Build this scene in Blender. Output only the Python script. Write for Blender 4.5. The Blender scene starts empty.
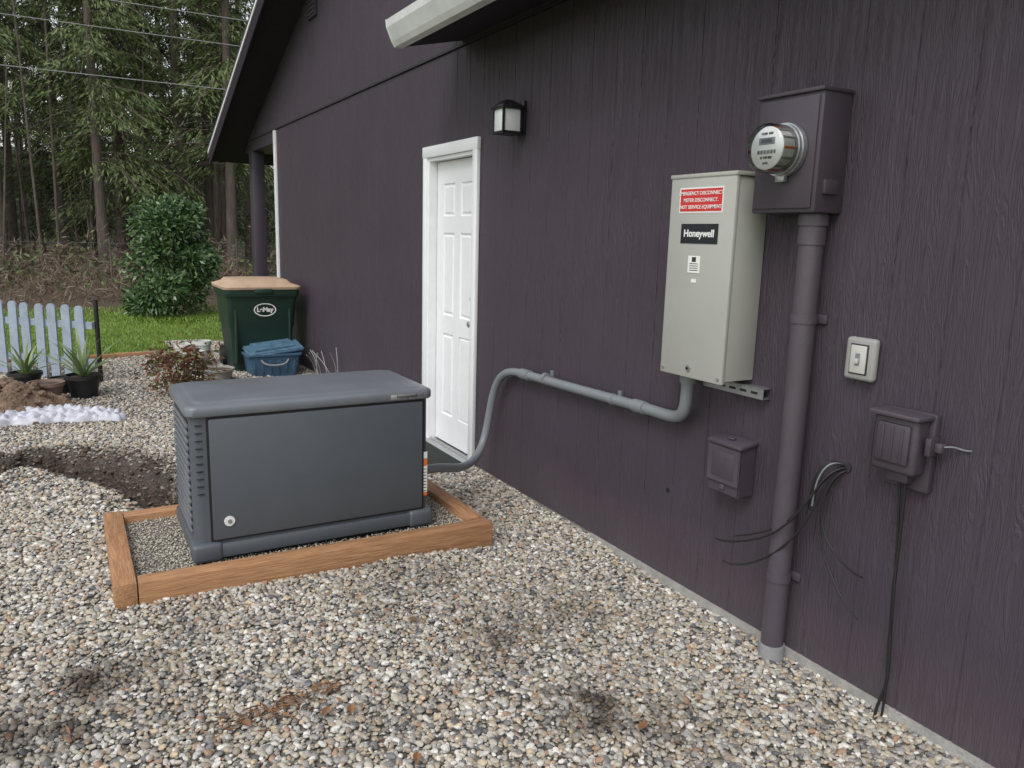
import bpy, bmesh, math, random
import numpy as np
from mathutils import Vector, Matrix, noise
random.seed(7); rng=np.random.default_rng(7)
scene=bpy.context.scene
COL=scene.collection

# ------------------------------------------------------------------ helpers
def nn(nt,typ,**kw):
    n=nt.nodes.new(typ)
    for k,v in kw.items():
        if hasattr(n,k) and k not in('inputs',): setattr(n,k,v)
    return n
def mat(name,col,rough=0.6,metal=0.0,var=0.12,scale=8.0,bump=0.0,bscale=60.0,col2=None,stretch=(1,1,1),spec=0.5,bdist=0.01):
    m=bpy.data.materials.new(name); m.use_nodes=True; nt=m.node_tree
    b=nt.nodes['Principled BSDF']; b.inputs['Roughness'].default_value=rough; b.inputs['Metallic'].default_value=metal
    b.inputs['Specular IOR Level'].default_value=spec
    g=nn(nt,'ShaderNodeNewGeometry'); mp=nn(nt,'ShaderNodeMapping'); mp.inputs['Scale'].default_value=stretch
    nt.links.new(g.outputs['Position'],mp.inputs['Vector'])
    n1=nn(nt,'ShaderNodeTexNoise'); n1.inputs['Scale'].default_value=scale; n1.inputs['Detail'].default_value=6; n1.inputs['Roughness'].default_value=.65
    nt.links.new(mp.outputs[0],n1.inputs['Vector'])
    r=nn(nt,'ShaderNodeValToRGB'); nt.links.new(n1.outputs['Fac'],r.inputs['Fac'])
    c=Vector(col[:3]); c2=Vector(col2[:3]) if col2 else c*(1+var); c1=c if col2 else c*(1-var)
    r.color_ramp.elements[0].position=.3; r.color_ramp.elements[1].position=.7
    r.color_ramp.elements[0].color=(*c1,1); r.color_ramp.elements[1].color=(*c2,1)
    nt.links.new(r.outputs[0],b.inputs['Base Color'])
    if bump>0:
        n2=nn(nt,'ShaderNodeTexNoise'); n2.inputs['Scale'].default_value=bscale; n2.inputs['Detail'].default_value=5
        nt.links.new(mp.outputs[0],n2.inputs['Vector'])
        bp=nn(nt,'ShaderNodeBump'); bp.inputs['Strength'].default_value=bump; bp.inputs['Distance'].default_value=bdist
        nt.links.new(n2.outputs['Fac'],bp.inputs['Height']); nt.links.new(bp.outputs[0],b.inputs['Normal'])
    return m
def link(o,parent=None):
    COL.objects.link(o)
    if parent: o.parent=parent
    return o
def empty(name,loc=(0,0,0)):
    o=bpy.data.objects.new(name,None); o.empty_display_size=.1; COL.objects.link(o); return o
def meshobj(name,verts,faces,m=None,parent=None,smooth=False):
    me=bpy.data.meshes.new(name); me.from_pydata([tuple(v) for v in verts],[],faces); me.update()
    if smooth:
        for p in me.polygons: p.use_smooth=True
    o=bpy.data.objects.new(name,me)
    if m: me.materials.append(m)
    return link(o,parent)
def bm2obj(bm,name,m,parent,smooth=False):
    me=bpy.data.meshes.new(name); bmesh.ops.recalc_face_normals(bm,faces=bm.faces); bm.to_mesh(me); bm.free()
    if m: me.materials.append(m)
    if smooth:
        for p in me.polygons: p.use_smooth=True
        try: me.set_sharp_from_angle(angle=math.radians(40))
        except Exception: pass
    o=bpy.data.objects.new(name,me); return link(o,parent)
def box(name,lo,hi,m,parent=None,bev=0.0,seg=2,vert_only=False,rot=None):
    bm=bmesh.new(); bmesh.ops.create_cube(bm,size=1)
    c=[(a+b)/2 for a,b in zip(lo,hi)]; s=[abs(b-a) for a,b in zip(lo,hi)]
    for v in bm.verts: v.co=Vector((v.co.x*s[0],v.co.y*s[1],v.co.z*s[2]))
    if bev>0:
        ed=[e for e in bm.edges if (not vert_only or abs(e.verts[0].co.z-e.verts[1].co.z)>s[2]*.5)]
        bmesh.ops.bevel(bm,geom=ed,offset=bev,segments=seg,profile=.5,affect='EDGES')
    M=Matrix.Translation(c)
    if rot is not None: M=M@rot
    bm.transform(M)
    return bm2obj(bm,name,m,parent,smooth=bev>0)
def cyl(name,p0,p1,r,m,parent=None,r2=None,seg=32,bev=0):
    p0=Vector(p0);p1=Vector(p1);d=p1-p0
    bm=bmesh.new(); bmesh.ops.create_cone(bm,cap_ends=True,segments=seg,radius1=r,radius2=r if r2 is None else r2,depth=d.length)
    if bev>0:
        ed=[e for e in bm.edges if abs(e.verts[0].co.z-e.verts[1].co.z)<1e-5]
        bmesh.ops.bevel(bm,geom=ed,offset=bev,segments=2,affect='EDGES')
    bm.transform(Matrix.Translation((p0+p1)/2)@d.to_track_quat('Z','Y').to_matrix().to_4x4())
    return bm2obj(bm,name,m,parent,smooth=True)
def tube(name,pts,r,m,parent=None,res=10,kind='NURBS'):
    cu=bpy.data.curves.new(name,'CURVE'); cu.dimensions='3D'; cu.bevel_depth=r; cu.bevel_resolution=5; cu.use_fill_caps=True
    if kind=='NURBS':
        sp=cu.splines.new('NURBS'); sp.points.add(len(pts)-1)
        for i,p in enumerate(pts): sp.points[i].co=(*p,1)
        sp.order_u=4; sp.use_endpoint_u=True; sp.resolution_u=res
    else:
        sp=cu.splines.new('POLY'); sp.points.add(len(pts)-1)
        for i,p in enumerate(pts): sp.points[i].co=(*p,1)
    t=bpy.data.objects.new(name+'_c',cu); COL.objects.link(t)
    dg=bpy.context.evaluated_depsgraph_get(); me=bpy.data.meshes.new_from_object(t.evaluated_get(dg))
    bpy.data.objects.remove(t); me.name=name
    me.materials.clear(); me.materials.append(m)
    for p in me.polygons: p.use_smooth=True
    o=bpy.data.objects.new(name,me); return link(o,parent)
def text(name,s,loc,size,m,parent,face='wall',bold=0.0,align='CENTER'):
    cu=bpy.data.curves.new(name,'FONT'); cu.body=s; cu.size=size; cu.align_x=align; cu.align_y='CENTER'; cu.extrude=.0006; cu.offset=bold
    t=bpy.data.objects.new(name+'_t',cu); COL.objects.link(t)
    dg=bpy.context.evaluated_depsgraph_get(); me=bpy.data.meshes.new_from_object(t.evaluated_get(dg)); bpy.data.objects.remove(t)
    if face=='wall': R=Matrix(((0,0,-1),(-1,0,0),(0,1,0))).to_4x4()
    else: R=Matrix(((1,0,0),(0,0,-1),(0,1,0))).to_4x4()
    me.transform(Matrix.Translation(loc)@R); me.materials.clear(); me.materials.append(m)
    o=bpy.data.objects.new(name,me); return link(o,parent)
def N(x,y,z=0): return noise.noise(Vector((x,y,z)))

# ------------------------------------------------------------------ materials
def siding_mat():
    m=bpy.data.materials.new('purple_siding'); m.use_nodes=True; nt=m.node_tree; b=nt.nodes['Principled BSDF']
    g=nn(nt,'ShaderNodeNewGeometry')
    mp=nn(nt,'ShaderNodeMapping'); mp.inputs['Scale'].default_value=(1,11,1.0); nt.links.new(g.outputs['Position'],mp.inputs[0])
    w=nn(nt,'ShaderNodeTexNoise'); w.inputs['Scale'].default_value=2.6; w.inputs['Detail'].default_value=5; w.inputs['Distortion'].default_value=1.2; w.inputs['Roughness'].default_value=.5
    nt.links.new(mp.outputs[0],w.inputs['Vector'])
    mu=nn(nt,'ShaderNodeMath',operation='MULTIPLY'); mu.inputs[1].default_value=46; nt.links.new(w.outputs['Fac'],mu.inputs[0])
    si=nn(nt,'ShaderNodeMath',operation='SINE'); nt.links.new(mu.outputs[0],si.inputs[0])
    n2=nn(nt,'ShaderNodeTexNoise'); n2.inputs['Scale'].default_value=2.0; n2.inputs['Detail'].default_value=3; nt.links.new(g.outputs['Position'],n2.inputs['Vector'])
    m2=nn(nt,'ShaderNodeMath',operation='MULTIPLY'); nt.links.new(si.outputs[0],m2.inputs[0]); nt.links.new(n2.outputs['Fac'],m2.inputs[1])
    bp=nn(nt,'ShaderNodeBump'); bp.inputs['Strength'].default_value=.65; bp.inputs['Distance'].default_value=.0026
    nt.links.new(m2.outputs[0],bp.inputs['Height']); nt.links.new(bp.outputs[0],b.inputs['Normal'])
    r=nn(nt,'ShaderNodeValToRGB'); r.color_ramp.elements[0].position=.25; r.color_ramp.elements[1].position=.8
    r.color_ramp.elements[0].color=(.052,.039,.053,1); r.color_ramp.elements[1].color=(.070,.053,.071,1)
    n3=nn(nt,'ShaderNodeTexNoise'); n3.inputs['Scale'].default_value=1.3; n3.inputs['Detail'].default_value=8; n3.inputs['Roughness'].default_value=.7; nt.links.new(g.outputs['Position'],n3.inputs['Vector'])
    nt.links.new(n3.outputs['Fac'],r.inputs['Fac'])
    sx=nn(nt,'ShaderNodeSeparateXYZ'); nt.links.new(g.outputs['Position'],sx.inputs[0])
    mr=nn(nt,'ShaderNodeMapRange'); mr.inputs[1].default_value=-.05; mr.inputs[2].default_value=.35; mr.inputs[3].default_value=.35; mr.inputs[4].default_value=0
    nt.links.new(sx.outputs[2],mr.inputs[0])
    md=nn(nt,'ShaderNodeMath',operation='MULTIPLY'); nt.links.new(mr.outputs[0],md.inputs[0]); nt.links.new(n3.outputs['Fac'],md.inputs[1])
    mx=nn(nt,'ShaderNodeMix',data_type='RGBA'); nt.links.new(md.outputs[0],mx.inputs[0]); nt.links.new(r.outputs[0],mx.inputs[6]); mx.inputs[7].default_value=(.16,.14,.13,1)
    nt.links.new(mx.outputs[2],b.inputs['Base Color']); b.inputs['Roughness'].default_value=.5; b.inputs['Specular IOR Level'].default_value=.38
    return m
M_sid=siding_mat()
M_purple=mat('purple_paint',(.060,.047,.062),.45,var=.1,bump=.15,bscale=180)
M_purple2=mat('purple_paint_pipe',(.076,.061,.078),.4,var=.12,scale=6,bump=.1,bscale=120)
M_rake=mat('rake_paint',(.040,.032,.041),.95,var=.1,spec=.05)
M_dark=mat('dark_trim',(.03,.026,.032),.6)
M_white=mat('white_paint',(.80,.81,.82),.35,var=.03,bump=.05)
M_gutter=mat('gutter_white',(.66,.66,.65),.4,var=.12,scale=5)
M_conc=mat('concrete',(.33,.32,.30),.9,var=.2,scale=15,bump=.5,bscale=90)
M_roof=mat('roof_shingle',(.05,.05,.055),.95,var=.3,scale=30,bump=.6,bscale=60)
M_cab=mat('cabinet_beige',(.38,.38,.345),.45,var=.03,bump=.04,bscale=300)
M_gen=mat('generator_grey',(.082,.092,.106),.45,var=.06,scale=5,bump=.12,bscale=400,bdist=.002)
M_gen_lit=mat('generator_grey_lit',(.145,.158,.175),.36,var=.12,scale=4,bump=.12,bscale=400,bdist=.002)  # generator grey with light on the upward-facing lid painted in; louvers reuse it
M_black=mat('black_plastic',(.012,.012,.013),.5)
M_pvc=mat('grey_pvc',(.19,.205,.22),.4,var=.06)
M_pvc2=mat('grey_pvc_light',(.27,.27,.28),.5,var=.15,scale=20)
M_steel=mat('galvanised_steel',(.50,.51,.52),.35,metal=.85,var=.12,scale=30)
M_red=mat('red_label',(.55,.03,.03),.4,var=.02)
M_lbl=mat('white_label',(.75,.75,.73),.45,var=.03)
M_blk=mat('black_label',(.012,.014,.02),.35,var=.02)
M_org=mat('orange_label',(.65,.16,.03),.5,var=.02)
M_cedar=mat('cedar_timber',(.25,.115,.05),.7,col2=(.47,.26,.13),scale=7,stretch=(1.0,9,14),bump=.4,bscale=14)
M_cedarY=mat('cedar_timber_b',(.25,.115,.05),.7,col2=(.47,.26,.13),scale=7,stretch=(9,1.0,14),bump=.4,bscale=14)
M_bingreen=mat('bin_green',(.012,.035,.024),.5,var=.15)
M_bintan=mat('bin_lid_tan',(.45,.32,.22),.6,var=.14)
M_blue=mat('tote_blue',(.05,.11,.18),.55,var=.3,scale=20)
M_blue2=mat('tote_lid_blue',(.075,.15,.22),.6,var=.35,scale=14)
M_wpot=mat('white_pot',(.6,.6,.57),.6,var=.15)
M_pot=mat('clay_pot',(.22,.15,.12),.8,var=.15)
M_fence=mat('fence_paint',(.28,.33,.39),.7,var=.16,bump=.2)
M_frost=mat('frosted_glass',(.72,.74,.74),.25,var=.03)
M_soil=mat('soil',(.06,.04,.028),.95,col2=(.13,.095,.07),scale=14,bump=.9,bscale=40,bdist=.03)
M_bark=mat('bark',(.06,.047,.038),.95,col2=(.15,.12,.10),scale=5,stretch=(3,3,.5),bump=.8,bscale=12,bdist=.04)
def leafmat(name,c1,c2,c3,rough=.6,trans=.25):
    m=bpy.data.materials.new(name); m.use_nodes=True; nt=m.node_tree; b=nt.nodes['Principled BSDF']
    g=nn(nt,'ShaderNodeNewGeometry'); r=nn(nt,'ShaderNodeValToRGB'); nt.links.new(g.outputs['Random Per Island'],r.inputs[0])
    r.color_ramp.elements[0].color=(*c1,1); r.color_ramp.elements[1].color=(*c3,1); e=r.color_ramp.elements.new(.5); e.color=(*c2,1)
    nt.links.new(r.outputs[0],b.inputs['Base Color']); b.inputs['Roughness'].default_value=rough
    if trans>0:
        t=nn(nt,'ShaderNodeBsdfTranslucent'); nt.links.new(r.outputs[0],t.inputs[0])
        mx=nn(nt,'ShaderNodeMixShader'); mx.inputs[0].default_value=trans; nt.links.new(b.outputs[0],mx.inputs[1]); nt.links.new(t.outputs[0],mx.inputs[2])
        nt.links.new(mx.outputs[0],nt.nodes['Material Output'].inputs[0])
    return m
M_needle=leafmat('needles',(.045,.068,.020),(.085,.12,.036),(.145,.175,.06),.7,0)
M_needle2=leafmat('needles_far',(.045,.066,.028),(.075,.10,.042),(.11,.135,.06),.8,0)
M_leaf=leafmat('laurel_leaves',(.03,.07,.025),(.06,.12,.04),(.15,.22,.09),.35,0)
M_grass=leafmat('grass_blades',(.12,.20,.02),(.18,.28,.035),(.28,.37,.08),.6,.2)
M_brush=leafmat('dry_brush',(.08,.05,.035),(.16,.11,.08),(.27,.21,.16),.8,0)
M_nandina=leafmat('nandina_leaves',(.07,.12,.03),(.22,.05,.045),(.16,.19,.06),.5,.2)
M_dead=leafmat('dead_leaves',(.17,.075,.035),(.26,.13,.06),(.11,.065,.035),.8,0)
M_spiky=leafmat('spiky_leaves',(.08,.15,.05),(.17,.24,.09),(.28,.33,.15),.5,.2)

# ------------------------------------------------------------------ ground
TR=[(-4.6,5.45),(-3.5,5.62),(-2.95,5.78),(-2.6,5.85),(-2.38,5.55),(-2.17,5.13),(-2.0,4.72)]
def dseg(x,y):
    best=9;side=0
    for (ax,ay),(bx,by) in zip(TR[:-1],TR[1:]):
        dx,dy=bx-ax,by-ay; t=max(0,min(1,((x-ax)*dx+(y-ay)*dy)/(dx*dx+dy*dy)))
        qx,qy=ax+t*dx,ay+t*dy; d=math.hypot(x-qx,y-qy)
        if d<best: best=d; side=dx*(y-qy)-dy*(x-qx)
    return best,side
def sm(a,b,x):
    t=max(0,min(1,(x-a)/(b-a))); return t*t*(3-2*t)
def H(x,y):
    z=-.035-.02*(1-sm(2.4,4.2,y))*1.0
    z=z*sm(-1.1,-.35,x)
    if -6<x<.5 and 0<y<14:
        d,s=dseg(x,y); d0=d; d+=.05*N(x*5,y*5,7)+.02*N(x*15,y*15,3)
        z+=-.30*(1-sm(.07,.17,d))
        z+=(.060 if s<0 else .05)*math.exp(-((d-.28)/.12)**2)*(1+.8*N(x*4,y*4,11))
        if d0<.7: z+=.03*N(x*9,y*9,21)*(1-sm(.3,.7,d0))+.018*N(x*22,y*22,5)*(1-sm(.2,.6,d0))
        z+=.010*N(x*1.7,y*1.7)+.006*N(x*5,y*5,3)
    return z
def soilf(x,y):
    d,s=dseg(x,y); d+=.05*N(x*7,y*7,4); a=1.4*(1-sm(.12,.22,d))
    if s>0: a+=.72*math.exp(-((d-.22)/.26)**2)
    a+=.9*math.exp(-(((x+3.1)/.6)**2+((y-7.5)/.45)**2))
    return max(0,min(1,a*(1+.7*N(x*6,y*6,9))))
DP=[(-2.45,2.9,.15,1),(-2.63,2.62,.16,1),(-.98,1.93,.17,.9),(-1.03,2.49,.2,.65),(-1.1,3.2,.25,.5),(-.75,1.75,.15,.7),(-1.6,2.2,.16,.25),(-.6,2.6,.18,.35),(-1.35,2.9,.15,.35),(-2.1,3.15,.2,.3)]
def dampf(x,y):
    a=0
    for px,py,r,s in DP: a+=s*math.exp(-(((x-px)/r)**2+((y-py)/r)**2))
    a+=.35*max(0,N(x*1.3,y*1.3,5)); 
    return max(0,min(1,a*(.75+1.1*N(x*9,y*9,2))))
def gridmesh(name,xs,ys,m,parent=None,dz=0.0,attrs=True,keep=None):
    nx,ny=len(xs),len(ys); V=[];F=[]
    for y in ys:
        for x in xs: V.append((x,y,H(x,y)+dz))
    for j in range(ny-1):
        for i in range(nx-1):
            if keep and not keep((xs[i]+xs[i+1])/2,(ys[j]+ys[j+1])/2): continue
            a=j*nx+i; F.append((a,a+1,a+nx+1,a+nx))
    o=meshobj(name,V,F,m,parent,True)
    if attrs:
        for nm,fn in(('soil',soilf),('damp',dampf)):
            at=o.data.attributes.new(nm,'FLOAT','POINT'); at.data.foreach_set('value',[fn(v[0],v[1]) for v in V])
    return o
gm=bpy.data.materials.new('ground_mat'); gm.use_nodes=True; nt=gm.node_tree; b=nt.nodes['Principled BSDF']; b.inputs['Roughness'].default_value=.95
g=nn(nt,'ShaderNodeNewGeometry'); sx=nn(nt,'ShaderNodeSeparateXYZ'); nt.links.new(g.outputs['Position'],sx.inputs[0])
n1=nn(nt,'ShaderNodeTexNoise'); n1.inputs['Scale'].default_value=1.2; n1.inputs['Detail'].default_value=8; nt.links.new(g.outputs['Position'],n1.inputs['Vector'])
n2=nn(nt,'ShaderNodeTexNoise'); n2.inputs['Scale'].default_value=22; n2.inputs['Detail'].default_value=6; nt.links.new(g.outputs['Position'],n2.inputs['Vector'])
gr=nn(nt,'ShaderNodeValToRGB'); nt.links.new(n2.outputs['Fac'],gr.inputs[0]); gr.color_ramp.elements[0].position=.3; gr.color_ramp.elements[1].position=.7
gr.color_ramp.elements[0].color=(.07,.12,.02,1); gr.color_ramp.elements[1].color=(.18,.26,.05,1)
so=nn(nt,'ShaderNodeValToRGB'); nt.links.new(n2.outputs['Fac'],so.inputs[0]); so.color_ramp.elements[0].position=.3; so.color_ramp.elements[1].position=.7
so.color_ramp.elements[0].color=(.045,.034,.022,1); so.color_ramp.elements[1].color=(.14,.10,.065,1)
ad=nn(nt,'ShaderNodeMath',operation='MULTIPLY_ADD'); nt.links.new(n1.outputs['Fac'],ad.inputs[0]); ad.inputs[1].default_value=3; nt.links.new(sx.outputs[1],ad.inputs[2])
mr=nn(nt,'ShaderNodeMapRange'); mr.inputs[1].default_value=18.2; mr.inputs[2].default_value=18.9; nt.links.new(ad.outputs[0],mr.inputs[0])
mx=nn(nt,'ShaderNodeMix',data_type='RGBA'); nt.links.new(mr.outputs[0],mx.inputs[0]); nt.links.new(gr.outputs[0],mx.inputs[6]); nt.links.new(so.outputs[0],mx.inputs[7])
nt.links.new(mx.outputs[2],b.inputs['Base Color'])
bp=nn(nt,'ShaderNodeBump'); bp.inputs['Strength'].default_value=.8; bp.inputs['Distance'].default_value=.05; nt.links.new(n2.outputs['Fac'],bp.inputs['Height']); nt.links.new(bp.outputs[0],b.inputs['Normal'])
xs=[-400,-150,-60,-30,-15,-9]+list(np.arange(-6,.6,.12))+[2,5,10,20,50,150,400]
ys=[-400,-100,-30,-10,-3]+list(np.arange(-1,13,.12))+[14,16,18,22,28,40,80,160,400]
gridmesh('ground',xs,ys,gm,dz=-.09,attrs=False)

def gravel_sheet(name,scale,light=1.0):
    m=bpy.data.materials.new(name); m.use_nodes=True; nt=m.node_tree; b=nt.nodes['Principled BSDF']; b.inputs['Roughness'].default_value=.8
    g=nn(nt,'ShaderNodeNewGeometry'); v=nn(nt,'ShaderNodeTexVoronoi'); v.inputs['Scale'].default_value=scale; nt.links.new(g.outputs['Position'],v.inputs['Vector'])
    sc=nn(nt,'ShaderNodeSeparateColor'); nt.links.new(v.outputs['Color'],sc.inputs[0])
    r=nn(nt,'ShaderNodeValToRGB'); nt.links.new(sc.outputs[0],r.inputs[0])
    cols=[(.11,.102,.092),(.27,.243,.20),(.18,.17,.155),(.35,.32,.27),(.23,.208,.175)]
    r.color_ramp.elements[0].color=(*[c*light for c in cols[0]],1); r.color_ramp.elements[1].color=(*[c*light for c in cols[4]],1)
    for i,p in((1,.25),(2,.5),(3,.75)):
        e=r.color_ramp.elements.new(p); e.color=(*[c*light for c in cols[i]],1)
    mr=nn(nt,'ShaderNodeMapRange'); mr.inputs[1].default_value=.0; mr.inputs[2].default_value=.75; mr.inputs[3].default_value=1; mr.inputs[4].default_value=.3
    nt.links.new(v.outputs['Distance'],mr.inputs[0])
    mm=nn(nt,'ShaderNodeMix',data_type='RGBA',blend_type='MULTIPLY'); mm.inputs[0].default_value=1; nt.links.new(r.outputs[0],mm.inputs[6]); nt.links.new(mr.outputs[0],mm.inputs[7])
    at=nn(nt,'ShaderNodeAttribute',attribute_name='soil')
    ns=nn(nt,'ShaderNodeTexNoise'); ns.inputs['Scale'].default_value=25; ns.inputs['Detail'].default_value=6; nt.links.new(g.outputs['Position'],ns.inputs['Vector'])
    sr=nn(nt,'ShaderNodeValToRGB'); nt.links.new(ns.outputs['Fac'],sr.inputs[0]); sr.color_ramp.elements[0].position=.3; sr.color_ramp.elements[1].position=.7
    sr.color_ramp.elements[0].color=(.022,.016,.012,1); sr.color_ramp.elements[1].color=(.085,.060,.042,1)
    m2=nn(nt,'ShaderNodeMix',data_type='RGBA'); nt.links.new(at.outputs['Fac'],m2.inputs[0]); nt.links.new(mm.outputs[2],m2.inputs[6]); nt.links.new(sr.outputs[0],m2.inputs[7])
    nt.links.new(m2.outputs[2],b.inputs['Base Color'])
    bp=nn(nt,'ShaderNodeBump'); bp.invert=True; bp.inputs['Strength'].default_value=1; bp.inputs['Distance'].default_value=.012; nt.links.new(v.outputs['Distance'],bp.inputs['Height']); nt.links.new(bp.outputs[0],b.inputs['Normal'])
    return m
def pebble_mat(name,light=1.0,fine=False):
    m=bpy.data.materials.new(name); m.use_nodes=True; nt=m.node_tree; b=nt.nodes['Principled BSDF']
    oi=nn(nt,'ShaderNodeObjectInfo'); r=nn(nt,'ShaderNodeValToRGB'); r.color_ramp.interpolation='CONSTANT'; nt.links.new(oi.outputs['Random'],r.inputs[0])
    cols=[(0,(.40,.365,.30)),(.12,(.29,.275,.255)),(.26,(.46,.415,.34)),(.38,(.185,.18,.18)),(.46,(.56,.54,.49)),(.54,(.36,.295,.22)),(.66,(.43,.41,.38)),(.76,(.29,.245,.195)),(.85,(.66,.63,.58)),(.895,(.34,.22,.15)),(.925,(.105,.108,.115)),(.955,(.50,.40,.28))]
    if fine: cols=[(p,tuple(.55*a+.45*b_ for a,b_ in zip(c,(.50,.45,.365)))) for p,c in cols]
    r.color_ramp.elements[0].color=(*[c*light for c in cols[0][1]],1); r.color_ramp.elements[1].position=.999
    r.color_ramp.elements[1].color=(.38,.35,.30,1)
    for p,c in cols[1:]:
        e=r.color_ramp.elements.new(p); e.color=(*[k*light for k in c],1)
    tc=nn(nt,'ShaderNodeTexCoord'); n=nn(nt,'ShaderNodeTexNoise'); n.inputs['Scale'].default_value=160; n.inputs['Detail'].default_value=4
    nt.links.new(tc.outputs['Object'],n.inputs['Vector'])
    mr=nn(nt,'ShaderNodeMapRange'); mr.inputs[1].default_value=.3; mr.inputs[2].default_value=.7; mr.inputs[3].default_value=.78; mr.inputs[4].default_value=1.15; nt.links.new(n.outputs['Fac'],mr.inputs[0])
    mm=nn(nt,'ShaderNodeMix',data_type='RGBA',blend_type='MULTIPLY'); mm.inputs[0].default_value=1; nt.links.new(r.outputs[0],mm.inputs[6]); nt.links.new(mr.outputs[0],mm.inputs[7])
    at=nn(nt,'ShaderNodeAttribute',attribute_name='damp',attribute_type='INSTANCER')
    md=nn(nt,'ShaderNodeMix',data_type='RGBA',blend_type='MULTIPLY'); nt.links.new(at.outputs['Fac'],md.inputs[0]); nt.links.new(mm.outputs[2],md.inputs[6]); md.inputs[7].default_value=(.15,.12,.10,1)
    a2=nn(nt,'ShaderNodeAttribute',attribute_name='soil',attribute_type='INSTANCER')
    m3=nn(nt,'ShaderNodeMath',operation='MULTIPLY'); m3.inputs[1].default_value=.7; nt.links.new(a2.outputs['Fac'],m3.inputs[0])
    ms=nn(nt,'ShaderNodeMix',data_type='RGBA'); nt.links.new(m3.outputs[0],ms.inputs[0]); nt.links.new(md.outputs[2],ms.inputs[6]); ms.inputs[7].default_value=(.08,.058,.042,1)
    nt.links.new(ms.outputs[2],b.inputs['Base Color']); b.inputs['Roughness'].default_value=.6; b.inputs['Specular IOR Level'].default_value=.3
    return m
M_peb=pebble_mat('pebble_stone',1.07); M_pebf=pebble_mat('pebble_fine',1.1,True)
def pebcol(name,m,n=6):
    c=bpy.data.collections.new(name)
    for k in range(n):
        bm=bmesh.new(); bmesh.ops.create_icosphere(bm,subdivisions=3,radius=1)
        s=(1,random.uniform(.68,.95),random.uniform(.48,.72))
        for v in bm.verts:
            f=1+.26*N(v.co.x*.9+k*7,v.co.y*.9,v.co.z*.9)+.06*N(v.co.x*2.5,v.co.y*2.5+k*3,v.co.z*2.5)
            v.co=Vector((v.co.x*s[0],v.co.y*s[1],v.co.z*s[2]))*f*.0112
        me=bpy.data.meshes.new('pebble'); bm.to_mesh(me); bm.free(); me.materials.append(m)
        for p in me.polygons: p.use_smooth=True
        c.objects.link(bpy.data.objects.new('pebble_src',me))
    return c
PC=pebcol('pebble_kinds',M_peb); PCF=pebcol('pebble_kinds_fine',M_pebf,4)
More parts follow.
